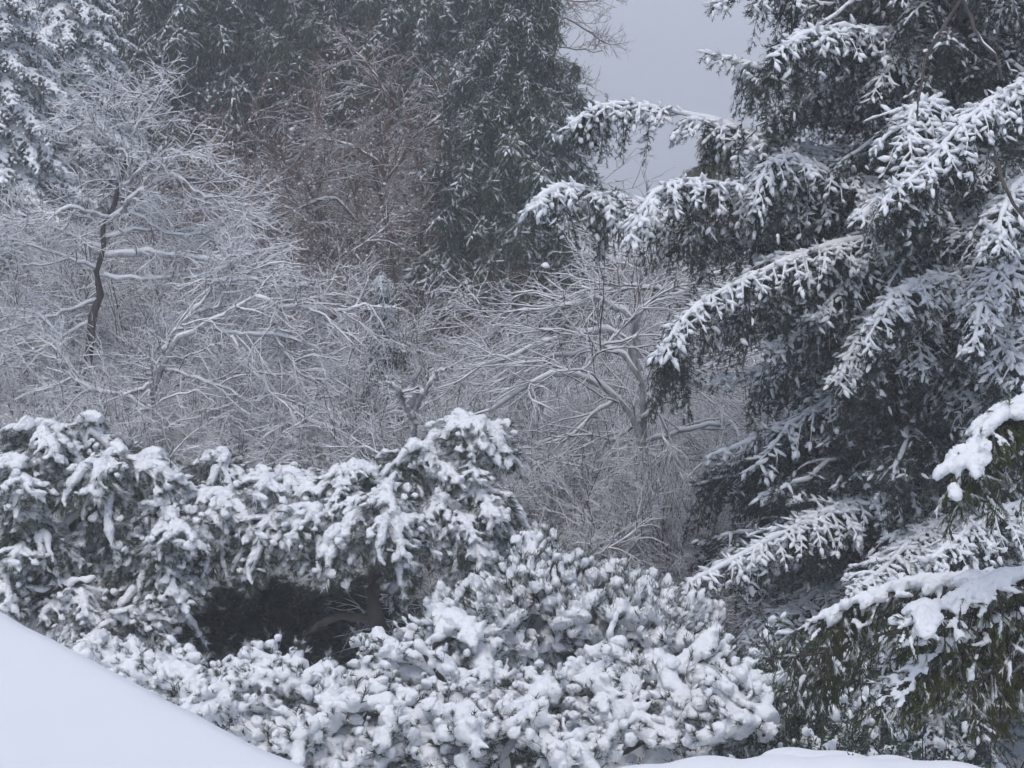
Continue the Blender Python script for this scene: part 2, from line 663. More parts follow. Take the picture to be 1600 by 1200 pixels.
def make_tuft_kits(n):
    """upright candle-like pine shoots with snow lodged among them"""
    out = []
    for i in range(n):
        ax = droop_axis(0.5, 7, rng.uniform(0.3, 0.7), rng.uniform(0.0, 0.4), 0.1)
        out.append(kit("tufted_pine_spray", *bough(ax, 0.014, 9, 0.24, -0.16, 0.3, 0.085, 0.14, (40, 0.08, 0.0065, 0.34, 0.0), 1.35, sn_w=0.037, sn_h=0.033, axis_snow=0.058, usz=(0.4, 1.7),
                                                   dust=0.2, shoot_up=0.6, fall=0.5), M_PINE, 0.014, 3, 0.006))
    return out


TUFT = make_tuft_kits(5)


def make_cedar_kits(n, leaf, name, dust, snow):
    out = []
    for i in range(n):
        ax = droop_axis(2.2, 9, rng.uniform(0.05, 0.25), rng.uniform(0.25, 0.55))
        out.append(kit(name, *bough(ax, 0.02, 28, 0.8, 0.3, 0.05, 0.09, 0.22, (24, 0.08, 0.015, 0.34, 0.35), snow, hang=(44, 0.85), sn_w=0.03, sn_h=0.025,
                                    axis_snow=0.015, dust=dust, fall=0.2), leaf, 0.026, 0, 0.006))
    return out


CEDAR = make_cedar_kits(5, M_CEDAR, "cedar_bough", 0.31, 0.20)
OLIVE = make_cedar_kits(2, M_OLIVE, "olive_bough", 0.12, 0.15)


# ------------------------------------------------------------------ conifers
def trunk_mesh(name, h, r, base, lean=0.0, mat=None):
    t = np.linspace(0, 1, 14)
    P = np.stack([lean * t * h + 0.03 * noise3(np.stack([t * h, t, t], 1), 1.0), 0.03 * noise3(np.stack([t, t * h, t], 1), 1.3), t * h], 1)
    b = Buf()
    tubes(b, P, r * (1 - 0.85 * t) + r * 0.5 * np.exp(-t * h / 0.4), 12)
    return b.mesh(name, mat or M_BARK, True)


def conifer(name, label, cat, x, d, px_base, h, prof, kits, n, z0=None, pitch=(-0.25, 0.1), group=None, r=0.22, zlo=0.5, zhi=None, klen=2.2, skip=None, az_bias=True, kits2=None):
    p = at(x, px_base, d)
    base = np.array([p[0], d, float(ground_z(d)) - 0.2 if z0 is None else z0])
    root = thing(name, label, cat, base, group)
    part("trunk", trunk_mesh("trunk", h, r, base), root)
    zhi = zhi or h
    ga = rng.uniform(0, 6)
    for k in range(n):
        zz = zlo + (zhi - zlo) * ((k + rng.random()) / n)
        ga += 2.39996
        a = ga + rng.uniform(-0.2, 0.2)
        L = prof(zz) * rng.uniform(0.75, 1.12)
        if skip and skip(zz, a):
            continue
        ks = kits
        if kits2 and rng.random() < kits2[1](zz, a):
            ks = kits2[0]
        kk = ks[rng.integers(len(ks))]
        s = L / klen
        sy = np.clip(s, 0.55, 1.15)
        hang_kit(kk, root, (0, 0, zz), (rng.uniform(-0.12, 0.12), rng.uniform(*pitch), a), (s, sy, sy))
    return root


# the big dark spruce on the right, d = 20
def spruce_profile(z):
    return np.interp(z, [0, 2, 4, 7, 9, 13], [2.9, 2.9, 2.6, 2.3, 2.0, 0.6])


SP_D = 20.0
spruce = conifer("spruce_tree", "huge dark spruce with drooping snow-laden boughs filling the right side", "tree", 1445, SP_D, 600, 14.0, spruce_profile, SPRUCE, 215,
                 zlo=0.8, zhi=11.0, r=0.3, kits2=(SPRUCE_BARE, lambda z, a: 0.9 if math.cos(a + PI / 2) < 0.2 else (0.8 if z > 7.2 else (0.35 if z > 5.2 else (0.85 if z > 2.7 and math.cos(a) < 0.35 else 0.25)))))


def traced(root, pts, ds, **kw):
    """one bough grown along a line through space; pts are picture points, ds depths"""
    o = np.array(root.location)
    ds = np.interp(np.linspace(0, 1, len(pts)), np.linspace(0, 1, len(ds)), ds)
    P = np.array([at(x, y, d) for (x, y), d in zip(pts, ds)])
    return resample(P, kw.pop("n", 20)), o


def resample(P, n):
    s = np.concatenate([[0], np.cumsum(np.linalg.norm(np.diff(P, axis=0), axis=1))])
    t = np.linspace(0, s[-1], n)
    out = np.stack([np.interp(t, s, P[:, k]) for k in range(3)], 1)
    for _ in range(2):
        out[1:-1] = 0.25 * out[:-2] + 0.5 * out[1:-1] + 0.25 * out[2:]
    return out


def spruce_bough_at(pts, ds, side=0.6, hang=(26, 0.7), snow=0.95, sw=0.025, n_side=None):
    P, o = traced(spruce, pts, ds)
    base = P[0].copy()
    Lt = np.linalg.norm(np.diff(P, axis=0), axis=1).sum()
    b = bough(P - base, 0.03, n_side or max(10, int(Lt * 17)), side, 0.22, 0.06, 0.05, 0.135, SPR_N, snow, hang=(int(hang[0] * 3.4), hang[1]), sn_w=sw, sn_h=sw * 0.85, axis_snow=0.03, dust=0.3, fall=0.5, side_snow=0.95, hang_snow=0.22, sh_noise=0.28, usz=(0.5, 1.3))
    hang_kit(kit("spruce_bough", *b, M_SPRUCE, None), spruce, base - o)


for pts, ds, side, hang, snow in [
    ([(1400, 350), (1290, 345), (1190, 348), (1100, 350), (1020, 342), (975, 325), (935, 298), (885, 284), (845, 296), (824, 330)], [20, 19, 18.2], 0.6, (34, 0.6), 1.0),
    ([(1420, 300), (1290, 300), (1190, 312), (1130, 290), (1075, 278), (1030, 292), (1000, 322), (985, 372)], [19.6, 18.6, 17.8], 0.6, (34, 0.8), 1.0),
    ([(1420, 260), (1300, 240), (1200, 222), (1130, 194), (1050, 174), (970, 158), (915, 168), (885, 200)], [20, 19.6, 19.4], 0.55, (30, 0.5), 1.0),
    ([(1400, 290), (1300, 270), (1220, 240), (1190, 270), (1175, 330)], [19.4, 18.8, 18.4], 0.5, (24, 0.6), 1.0),
    ([(1430, 350), (1350, 372), (1270, 392), (1180, 430), (1100, 468), (1055, 510), (1032, 560)], [19.2, 18.2, 17.4], 0.5, (40, 0.8), 1.0),
    ([(1460, 440), (1400, 462), (1360, 500), (1325, 555), (1312, 600)], [19.6, 18.5, 18], 0.55, (20, 0.6), 0.9),
    ([(1440, 570), (1340, 600), (1260, 650), (1180, 690), (1110, 712)], [20, 19.6, 19.5], 0.4, (20, 0.5), 0.55),
    ([(1460, 740), (1380, 762), (1290, 800), (1200, 845), (1130, 885), (1070, 915)], [19.5, 18, 17.2], 0.6, (30, 0.6), 1.0),
    ([(1450, 730), (1350, 742), (1260, 748), (1190, 775)], [20, 19.3, 19], 0.45, (18, 0.5), 0.85),
    ([(1440, 60), (1340, 40), (1260, 50), (1205, 90)], [19.8, 18.8, 18.3], 0.5, (22, 0.7), 0.95),
    ([(1440, 150), (1300, 120), (1190, 110), (1100, 82)], [20, 19.8, 19.8], 0.45, (20, 0.5), 0.4),
    ([(1440, 10), (1300, 10), (1190, -10), (1110, 5)], [20, 20, 20], 0.5, (20, 0.5), 0.4),
    ([(1640, 105), (1560, 150), (1500, 195), (1440, 270), (1380, 315)], [17.5, 17, 16.6], 0.5, (24, 0.6), 1.0),
    ([(1470, 150), (1420, 175), (1420, 230), (1440, 300), (1415, 340)], [18.2, 17.4, 16.8], 0.55, (14, 0.45), 1.0),
    ([(1460, 300), (1410, 300), (1370, 310), (1345, 345)], [19, 18, 17.4], 0.4, (12, 0.4), 1.0),
    ([(1500, 430), (1440, 440), (1390, 470), (1350, 540)], [18.5, 17.6, 17.2], 0.5, (20, 0.5), 0.95),
    ([(1500, 800), (1420, 850), (1370, 900), (1330, 930)], [18.5, 17.2, 16.6], 0.55, (18, 0.5), 0.95),
    ([(1620, 380), (1560, 420), (1530, 480), (1520, 550)], [18.0, 17.2, 16.8], 0.5, (18, 0.5), 0.9),
    ([(1620, 780), (1560, 800), (1500, 840), (1450, 880)], [18.0, 17.2, 16.6], 0.55, (18, 0.5), 0.95),
    ([(1620, 260), (1580, 300), (1560, 350), (1560, 390)], [17.6, 16.8, 16.4], 0.5, (12, 0.4), 0.95),
]:
    spruce_bough_at(pts, ds, side, hang, snow)

# bare broken twigs hanging in front of the spruce
o = np.array(spruce.location)
for pts, d, r in [([(1510, -10), (1470, 45), (1450, 80), (1440, 130), (1430, 200), (1450, 250)], 17.6, 0.018), ([(1500, -10), (1530, 60), (1560, 90), (1565, 125)], 17.4, 0.022),
                  ([(1550, 245), (1575, 300), (1600, 345), (1640, 400)], 16.5, 0.022), ([(1150, 235), (1180, 205), (1200, 180)], 19.4, 0.014)]:
    tw, ts = Buf(), Buf()
    P = resample(np.array([at(x, y, d) for x, y in pts]), 12) - o
    P += 0.012 * rng.standard_normal(P.shape)
    tubes(tw, P, np.linspace(r, r * 0.5, 12), 5)
    snow_on(ts, P, np.linspace(r, r * 0.5, 12), 0.9, 0.4, 5, 0.3, 0.3)
    tb = part("dead_branch", tw.mesh("dead_branch", M_TWIG, True), spruce)
    part("snow", ts.mesh("dead_branch_snow", M_SNOW_TWIG, True), tb)


# far conifers at the upper left and centre
def cedar_profile(r, zt, zw=4.5):
    return lambda z: np.interp(z, [0, 1.5, zw, zt], [r * 0.55, r * 0.85, r, 0.35]) if zw < 5 else np.interp(z, [0, 1.5, 5, 10.5, zt], [r * 0.6, r * 0.85, r, r * 0.85, 0.4])


for x, d, h, r, n, zw, lab in [
    (805, 36.5, 13.0, 2.5, 240, 4.5, "dark hanging cedar at the left edge of the grey water gap"),
    (655, 47, 18.0, 2.9, 170, 9, "tall dark cedar second from the water gap, behind brown twigs"),
    (505, 49, 19.0, 3.2, 190, 9, "tall dark green cedar in the middle of the back row"),
    (335, 47, 18.0, 3.0, 190, 9, "dark green cedar behind the snowy bare tree's crown"),
    (200, 51, 19.0, 3.0, 150, 9, "dark cedar between the laden white conifer and the back row"),
]:
    conifer("cedar_tree", lab, "tree", x, d, 300, h, cedar_profile(r, h, zw), CEDAR, n, group="dark cedars of the back row", zhi=13.5, klen=2.2, pitch=(-0.1, 0.35))

conifer("snowy_conifer", "conifer heavily plastered with snow at the upper left corner", "tree", 20, 38, 300, 13.0, lambda z: np.interp(z, [0, 2, 6, 13], [1.5, 1.7, 2.0, 0.6]), FAR_SPRUCE, 130, zlo=2.5, zhi=11, klen=2.4, pitch=(0.0, 0.35))
conifer("snowy_conifer", "snow-plastered conifer second from the upper left corner", "tree", 130, 42, 300, 14.0, lambda z: np.interp(z, [0, 5, 8, 14], [0.6, 1.6, 1.9, 0.6]), FAR_SPRUCE, 100, zlo=4.6, zhi=12, klen=2.4, pitch=(0.0, 0.35))

conifer("young_spruce", "small dark young spruce with a snowy tip just left of the stump", "tree", 598, 27.6, 500, 4.9, lambda z: np.interp(z, [0, 1.5, 3.0, 4.9], [1.3, 1.0, 0.5, 0.1]), SPRUCE_BARE, 30,
        zlo=0.6, klen=2.0, r=0.06, pitch=(-0.1, 0.25), kits2=(SPRUCE, lambda z, a: 0.95 if z > 3.7 else 0.45))

# olive evergreens showing through the gap behind the spruce
for x, d, h, r, n, lab in [(1112, 44, 7.3, 2.5, 80, "yellowish green evergreen behind the drooping spruce boughs"), (1080, 36, 3.4, 2.2, 36, "low olive shrub behind the arching bare tree"),
                           (1240, 46, 6.8, 2.0, 40, "olive evergreen half hidden behind the spruce trunk")]:
    conifer("olive_evergreen", lab, "tree", x, d, 400, h, (lambda hh, rr: (lambda z: np.interp(z, [0, hh * 0.5, hh], [rr, rr * 0.8, 0.3])))(h, r), OLIVE, n, zlo=0.3, klen=2.2, pitch=(-0.6, 0.1), r=0.12)


# ------------------------------------------------------------------ bare trees and thickets
def twig_levels(P0, R0, L0, levels, wood, snow, droop, sw=1.3, soff=0.7, up=0.1, snow_add=0.004, wig=0.16, min_t=0.2):
    """grow side twigs on limbs; levels = [(per, length, angle range, points, radius)]"""
    P, L = P0, L0
    for li, (per, ln, ang, n, r) in enumerate(levels):
        S, D, i, t = spawn(P, L, per, min_t, 1.0, ang[0], ang[1], up)
        ll = ln * rng.uniform(0.5, 1.25, len(S)) * (1.15 - 0.6 * t)
        C = grow(S, D, ll, n, wig, -droop)
        R = np.linspace(1, 0.45, n)[None] * r * rng.uniform(0.75, 1.2, (len(S), 1))
        tubes(wood, C, R, 3 if r < 0.02 else 5)
        snow_on(snow, C, R, sw, soff, 3 if r < 0.012 else 4, 0.2, 0.3, snow_add * min(1.0, r / 0.008))
        P, L = C, ll


def shrub_kit(name, stems, height, spread, levels, droop, twig_mat, r0=0.016, sw=1.2, dots=0, add=0.004, wig=0.14, base=0.35):
    W, S = Buf(), Buf()
    a = rng.uniform(0, 2 * PI, stems)
    s0 = np.stack([np.cos(a), np.sin(a), 0 * a], 1) * base * rng.random((stems, 1))
    el = rng.uniform(0.15, 1.0, stems)
    D = np.stack([np.cos(a) * el * spread, np.sin(a) * el * spread, np.ones(stems)], 1)
    L = height * rng.uniform(0.75, 1.15, stems)
    P = grow(s0, D, L, 9, 0.09, -droop)
    R = np.linspace(1, 0.4, 9)[None] * r0 * rng.uniform(0.7, 1.3, (stems, 1))
    tubes(W, P, R, 5)
    snow_on(S, P, R, sw * 0.9, 0.5, 4, 0.25, 0.25, add)
    wt, st = Buf(), Buf()
    twig_levels(P, R, L, levels, wt, st, droop, sw, 0.6, 0.1, add, wig)
    if dots:
        V = np.concatenate(wt.v)
        C = V[rng.integers(len(V), size=dots)]
        u = rng.uniform(0.010, 0.026, dots)
        blobs(st, C, rng.standard_normal((dots, 3)) * [1, 1, 0.2], u * 1.3, u, u * 0.8, None, 0.15)
    return (W.mesh(name + "_stems", twig_mat, True), S.mesh(name + "_stem_snow", M_SNOW_TWIG, True),
            wt.mesh(name + "_twigs", twig_mat, True), st.mesh(name + "_twig_snow", M_SNOW_TWIG, True))


def place_shrub(k, name, label, cat, loc, rot, scale, group):
    r = thing(name, label, cat, loc, group)
    s = part("stems", k[0], r, (0, 0, 0), (0, 0, rot), scale, kind="stuff")
    part("snow", k[1], s)
    t = part("twigs", k[2], r, (0, 0, 0), (0, 0, rot), scale, kind="stuff")
    part("snow", k[3], t, kind="stuff")
    return r


GREY = [shrub_kit("thicket", 15, 2.5, 0.9, [(8, 1.0, (20, 55), 6, 0.0065), (7, 0.62, (20, 50), 4, 0.004), (3, 0.34, (20, 55), 3, 0.003)], 0.05, M_TWIG, 0.013, add=0.0034, wig=0.2) for _ in range(3)]
BROWN = [shrub_kit("brown_thicket", 9, 4.6, 0.7, [(9, 1.9, (18, 50), 6, 0.012), (8, 0.9, (20, 55), 4, 0.0065), (5, 0.45, (20, 60), 3, 0.0048)], 0.02, M_TWIG_B, 0.03, sw=0.5, dots=800, add=0.001, wig=0.2) for _ in range(3)]

THICKETS = [  # x, y of the top, depth, kind, what it grows beside
    (40, 590, 27, 0, "at the left edge just above the left snowy pine"), (180, 640, 25, 0, "at the foot of the dark leaning trunk on the left"), (330, 610, 25.5, 0, "above the dip between the two snowy pines"),
    (470, 610, 26, 0, "right above the flat top of the broad snowy pine"), (600, 620, 25, 0, "immediately left of the snow-caked stump"), (720, 590, 26.5, 0, "immediately right of the snow-caked stump"),
    (100, 470, 31, 0, "left of the dark leaning trunk at its middle"), (300, 490, 31, 0, "behind the long pale limbs of the low bare tree"), (430, 480, 32, 0, "behind the right-hand limb tips of the low bare tree"),
    (560, 500, 31, 0, "between the low bare tree and the stump, further back"), (690, 520, 30, 0, "under the foot of the right-hand dark cedar"), (-20, 400, 34, 0, "at the left edge under the laden white conifer"),
    (250, 380, 35, 0, "right of the dark leaning trunk, behind its limbs"), (60, 330, 37, 0, "far back at left, below the laden white conifer"), (380, 330, 36, 0, "far back between the bare tree's crown and the brown shrubs"),
    (820, 700, 22.5, 0, "right of the pine's highest snowy shoulder"), (930, 710, 22, 0, "under the left sweep of the arching tree"), (1040, 720, 22.5, 0, "at the foot of the arching tree's trunk"),
    (1130, 700, 23, 0, "against the spruce's dark lower left boughs"), (870, 620, 26, 0, "behind the arching tree's thick main limb"), (1000, 640, 26.5, 0, "directly behind the arching tree's trunk"),
    (1110, 620, 26.5, 0, "right of the arching tree under the spruce bough"), (1210, 590, 26, 0, "tucked behind the spruce's middle boughs"), (800, 520, 29, 0, "below the right-hand dark cedar's lowest sprays"),
    (930, 500, 31, 0, "behind the top of the arching tree"), (1050, 540, 30, 0, "behind the right-hand limbs of the arching tree"), (1190, 560, 30, 0, "far back under the hanging spruce curtain"),
    (900, 400, 37, 0, "far back right of the dark cedar's skirt"), (1000, 420, 36, 0, "far back beneath the longest spruce bough"), (945, 385, 50, 0, "far down the slope left of the chimneyed house"),
    (1030, 375, 52, 0, "far down the slope before the chimneyed house"), (880, 790, 20.5, 0, "behind the tips of the tufted pine at its left"), (1010, 800, 20.2, 0, "behind the middle of the tufted pine"),
    (1110, 790, 20.8, 0, "behind the tufted pine beside the lowest spruce bough"), (790, 650, 24, 0, "behind the pine's highest snowy shoulder"), (755, 770, 19.6, 0, "in the shade behind the broad pine's right side"),
    (830, 820, 19, 0, "in the nook between the broad pine and tufted pine"),
    (340, 200, 41, 1, "nearest the snowy bare tree's crown"), (430, 200, 40, 1, "below the middle cedar at its left"), (560, 200, 39, 1, "below the middle cedar at its right"),
    (480, 270, 38, 1, "in the thick of the brown mass, left of its trunk"), (660, 240, 38.5, 1, "right of the brown trunk before the dark cedars"),
    (600, 110, 42, 1, "standing tallest among the brown shrubs"), (500, 320, 36, 1, "low in the middle of the brown mass"),
    (620, 380, 35, 1, "lowest right, above the stump"), (400, 330, 37, 1, "lowest left, beside the pale limbs")]
for i, (x, y, d, h, where) in enumerate(THICKETS):
    p = at(x, y, d)
    g = float(ground_z(d))
    ks = (GREY, BROWN)[h]
    nat = 2.45 if h == 0 else 4.9
    s = np.clip((p[2] - g) / nat, 0.6, 1.9)
    z = p[2] - nat * s
    lab = ("tangled grey twig thicket " if h == 0 else "brown snow-flecked shrub ") + where
    place_shrub(ks[i % len(ks)], "bare_thicket" if h == 0 else "brown_shrub", lab, "shrub", (p[0], d, z), rng.uniform(0, 6.28), float(s),
                "grey twig thickets" if h == 0 else "brown shrubs before the cedars")


def traced_tree(name, label, cat, base_px, d, limbs, levels, twig_mat, droop, sw=1.1, add=0.008, up=0.05, wig=0.2):
    p = at(base_px[0], base_px[1], d)
    base = np.array([p[0], d, float(ground_z(d)) - 0.1])
    root = thing(name, label, cat, base)
    allP, allR = [], []
    for pts, dd, r in limbs:
        P = np.array([at(x, y, d + a) for (x, y), a in zip(pts, np.interp(np.linspace(0, 1, len(pts)), np.linspace(0, 1, len(dd)), dd))]) - base
        P = resample(P, 14)
        P[1:] += 0.02 * rng.standard_normal((13, 3))
        R = np.linspace(r, r * 0.45, 14)
        if len(dd) == 1:
            R = R * (1 + 0.16 * rng.standard_normal(14))
            P[1:, :2] += 0.035 * rng.standard_normal((13, 2))
        W, S = Buf(), Buf()
        tubes(W, P, R, 7)
        snow_on(S, P, R, 0.8, 0.45, 6, 0.2, 0.12, 0.008)
        b = part("trunk" if len(dd) == 1 else "branch", W.mesh("limb", M_BARK if len(dd) == 1 and name != "broken_stump" else (M_LIMB if twig_mat is M_TWIG else twig_mat), True), root)
        part("snow", S.mesh("limb_snow", M_SNOW, True), b)
        if len(dd) > 1:
            allP.append(P); allR.append(R)
    P, R = np.array(allP), np.array(allR)
    wt, st = Buf(), Buf()
    twig_levels(P, R, None, levels, wt, st, droop, sw, 0.6, up, add, wig, 0.12)
    t = part("twigs", wt.mesh("twigs", twig_mat, True), root, kind="stuff")
    part("snow", st.mesh("twig_snow", M_SNOW_TWIG, True), t, kind="stuff")
    return root


LV = [(10, 1.2, (25, 70), 8, 0.010), (7, 0.65, (25, 70), 5, 0.0052), (4, 0.34, (25, 75), 3, 0.0032)]
traced_tree("snowy_fruit_tree", "spreading bare tree with dark trunk and long snow-lined limbs at left", "tree", (118, 640), 30, [
    ([(112, 700), (125, 600), (140, 520), (152, 450), (160, 380), (168, 345), (185, 300), (198, 250)], [0], 0.085),
    ([(165, 400), (205, 393), (240, 392), (280, 402), (330, 406), (380, 400), (430, 388), (475, 376)], [0, -1.0], 0.05),
    ([(163, 430), (230, 440), (300, 428), (350, 432), (420, 442)], [0, -0.6], 0.035),
    ([(168, 350), (200, 315), (240, 285), (278, 268)], [0, -0.5], 0.045),
    ([(268, 272), (310, 302), (345, 318), (390, 322)], [-0.5, -0.8], 0.03),
    ([(198, 250), (213, 200), (240, 165), (262, 120)], [0, 0.4], 0.03),
    ([(192, 290), (230, 255), (270, 235), (330, 245)], [0, -0.4], 0.03),
    ([(188, 300), (178, 230), (150, 190), (115, 188)], [0, -0.4], 0.03),
    ([(198, 252), (180, 180), (160, 130)], [0, 0.3], 0.025),
    ([(160, 372), (230, 355), (290, 365), (330, 350), (380, 340)], [0, 0.5], 0.03),
    ([(200, 330), (270, 372), (330, 362), (345, 350)], [0, -0.4], 0.028),
    ([(152, 470), (90, 490), (30, 510), (-20, 525)], [0, -0.5], 0.03),
    ([(156, 420), (100, 400), (40, 380), (0, 385)], [0, -0.7], 0.028),
    ([(146, 500), (95, 530), (40, 560), (0, 570)], [0, -0.8], 0.026),
    ([(162, 390), (90, 360), (20, 330)], [0, 0.4], 0.028),
    ([(172, 340), (110, 320), (60, 345), (10, 350)], [0, -0.4], 0.026),
], LV, M_TWIG, 0.03, add=0.008)
traced_tree("snowy_fruit_tree", "low bare tree with arching pale limbs sweeping right above the snowy pine", "tree", (255, 640), 26.5, [
    ([(225, 720), (240, 600), (255, 548), (290, 525), (330, 500), (370, 478), (400, 465)], [0, -0.2], 0.06),
    ([(400, 465), (440, 482), (480, 478), (530, 492), (570, 480)], [-0.2, -0.4], 0.04),
    ([(252, 550), (280, 510), (310, 475), (335, 440), (350, 425)], [0, 0.3], 0.036),
    ([(318, 510), (370, 524), (430, 522), (470, 535)], [0, -0.4], 0.036),
    ([(362, 528), (385, 570), (420, 600), (450, 640), (500, 665), (545, 680)], [-0.2, -0.8], 0.05),
    ([(335, 440), (400, 435), (450, 450), (500, 440)], [0.2, 0], 0.028),
    ([(425, 522), (455, 560), (470, 590), (500, 600)], [-0.4, -0.6], 0.026),
    ([(245, 575), (300, 590), (360, 610), (400, 640)], [0, -0.5], 0.026),
    ([(235, 590), (233, 640), (250, 690)], [0, -0.4], 0.026),
    ([(240, 600), (190, 620), (150, 610), (100, 580)], [0, -0.5], 0.03),
    ([(190, 615), (250, 650), (300, 690)], [-0.3, -0.6], 0.028),
    ([(330, 500), (360, 440), (370, 400)], [0, 0.3], 0.026),
], LV, M_TWIG, 0.05, add=0.008)
traced_tree("arching_tree", "bare tree with arched weeping limbs in the centre left of the spruce", "tree", (1010, 800), 23.6, [
    ([(1030, 860), (1015, 780), (1010, 710), (998, 655), (970, 622), (930, 592), (890, 572), (850, 582), (800, 610), (765, 645)], [0, -0.6], 0.058),
    ([(1012, 720), (1008, 640), (1000, 590), (992, 552), (955, 540), (900, 548), (840, 566), (780, 575)], [0, 0.5], 0.05),
    ([(1000, 580), (985, 522), (950, 514), (900, 514), (865, 535), (800, 560), (740, 575)], [0.3, 0.6], 0.05),
    ([(1000, 560), (990, 492), (955, 470), (925, 466), (885, 476), (855, 495)], [0.4, 0.8], 0.05),
    ([(988, 520), (1003, 480), (1040, 452), (1085, 438), (1130, 450)], [0.4, 0.2], 0.034),
    ([(1095, 462), (1030, 452), (980, 445), (930, 462)], [0.5, 0.8], 0.026),
    ([(905, 582), (940, 545), (968, 515), (1000, 478)], [-0.4, -0.4], 0.022),
    ([(1002, 655), (1040, 605), (1080, 592), (1115, 612)], [0, -0.5], 0.03),
    ([(1010, 690), (1090, 668), (1160, 655), (1230, 620)], [0, -0.5], 0.03),
    ([(1012, 710), (1070, 720), (1130, 700), (1190, 660)], [0, 0.5], 0.026),
    ([(1000, 660), (950, 690), (910, 720), (870, 770)], [0, -0.7], 0.03),
    ([(1012, 740), (960, 760), (900, 800), (880, 840)], [0, -0.7], 0.026),
    ([(1000, 600), (1030, 640), (1050, 700), (1080, 760)], [0.2, -0.5], 0.026),
    ([(970, 622), (920, 650), (880, 700), (850, 740)], [-0.2, -0.7], 0.026),
], [(10, 1.6, (8, 40), 8, 0.010), (6, 0.85, (12, 42), 4, 0.0065), (3, 0.42, (15, 45), 3, 0.004)], M_TWIG, 0.06, add=0.004, wig=0.15)
traced_tree("brown_shrub", "tall brown branchy tree with a few snow-lined limbs before the cedars", "tree", (600, 560), 37, [
    ([(640, 700), (625, 560), (610, 440), (600, 330), (590, 250)], [0], 0.1),
    ([(600, 330), (600, 262), (560, 230), (500, 216)], [0, -0.4], 0.05),
    ([(612, 420), (640, 350), (680, 300), (730, 288), (790, 278)], [0, -0.5], 0.05),
    ([(790, 420), (700, 362), (650, 330), (630, 308)], [0.2, -0.5], 0.045),
    ([(600, 260), (610, 145), (580, 108), (552, 78)], [0, 0.3], 0.04),
    ([(600, 400), (520, 300), (470, 325), (400, 352)], [0, -0.6], 0.04),
    ([(595, 300), (640, 220), (700, 170), (730, 130)], [0, 0.3], 0.035),
    ([(605, 380), (560, 330), (540, 260)], [0, 0.4], 0.03),
], [(10, 1.5, (18, 50), 6, 0.015), (7, 0.85, (20, 55), 4, 0.008), (4, 0.42, (20, 60), 3, 0.005)], M_TWIG_B, 0.02, sw=0.6, add=0.001)
traced_tree("broken_stump", "snow-caked stump with stubby broken arms behind the pine top", "tree stump", (640, 700), 22.6, [
    ([(652, 740), (648, 690), (645, 640), (648, 600), (645, 565)], [0], 0.075),
    ([(645, 650), (625, 615), (606, 596)], [0, -0.2], 0.055),
    ([(648, 640), (670, 600), (700, 570)], [0, -0.2], 0.045),
], [(5, 0.35, (25, 60), 4, 0.01), (4, 0.2, (25, 60), 3, 0.006)], M_TWIG, 0.0, sw=1.2)
traced_tree("far_bare_tree", "fine bare tree with twigs reaching over the grey water at top", "tree", (790, 400), 52, [
    ([(780, 600), (775, 300), (780, 60), (800, -160)], [0], 0.2),
    ([(780, 60), (830, 20), (880, 25), (950, 68)], [0, 0], 0.05),
    ([(778, 110), (840, 70), (890, 75), (940, 80)], [0, 0], 0.04),
    ([(785, -20), (840, -30), (890, 5), (935, 0)], [0, 0], 0.04),
    ([(778, 200), (850, 150), (910, 128)], [0, 0], 0.035),
], [(9, 1.3, (12, 45), 6, 0.014), (6, 0.7, (15, 50), 4, 0.009), (3, 0.35, (20, 50), 3, 0.006)], M_TWIG_B, -0.02, sw=0.35, add=0.0)


# ------------------------------------------------------------------ front pines
def clump_tree(name, label, cat, base, clumps, kits, trunk_paths, dens=1.0, kits2=None, group=None, down=0.25, scale=(0.85, 1.25), up_bias=0.0):
    root = thing(name, label, cat, base, group)
    base = np.array(base)
    for pts, d, r, sn in trunk_paths:
        P = resample(np.array([at(x, y, d) for x, y in pts]), 14) - base
        P[1:-1] += r * 0.25 * rng.standard_normal((12, 3))
        W = Buf()
        R = np.linspace(r, r * 0.55, 14)
        R[-3:] *= [0.85, 0.6, 0.15]
        tubes(W, P, R, 9)
        b = part("trunk" if r >= 0.1 else "limb", W.mesh("limb", M_BARK, True), root)
        if sn:
            S = Buf()
            k = int(np.linalg.norm(np.diff(P, axis=0), axis=1).sum() / (r * 0.7))
            c, tg = samp(P[None], np.zeros(k, int), np.linspace(0.02, 0.97, k))
            u = rng.uniform(0.8, 1.35, k) * (r * 0.75 + 0.012) * np.linspace(1, 0.6, k)
            blobs(S, c + Z * (u * 0.75)[:, None] + 0.2 * r * rng.standard_normal((k, 3)), tg, u * 1.25, u * rng.uniform(0.8, 1.2, k), u * 0.85, ICO2, 0.04)
            part("snow", remesh(S, "limb_snow", M_SNOW, 0.018, 3), b, kind="stuff")
    for (x, y, rx, ry, d) in clumps:
        c = at(x, y, d)
        m = d / F / math.cos(PITCH)
        a, h = rx * m, ry * m
        n = max(4, int(dens * 26 * (a * a + 2 * a * h)))
        for k in range(n):
            zc = rng.uniform(-down, 1.0)
            az = rng.uniform(0, 2 * PI)
            s = math.sqrt(1 - zc * zc) * rng.uniform(0.65, 1.0)
            ks = kits2[0] if kits2 and rng.random() < kits2[1] else kits
            sc = rng.uniform(*scale)
            pos = c + np.array([math.cos(az) * a * s, math.sin(az) * a * s * 0.9, zc * h]) - np.array([math.cos(az), math.sin(az), 0]) * 0.28 * sc
            tilt = rng.uniform(-0.15, 0.2) + 0.7 * max(0.0, 0.3 - zc) - up_bias
            hang_kit(ks[rng.integers(len(ks))], root, pos - base, (rng.uniform(-0.2, 0.2), tilt, az + rng.uniform(-0.5, 0.5)), sc)
    return root


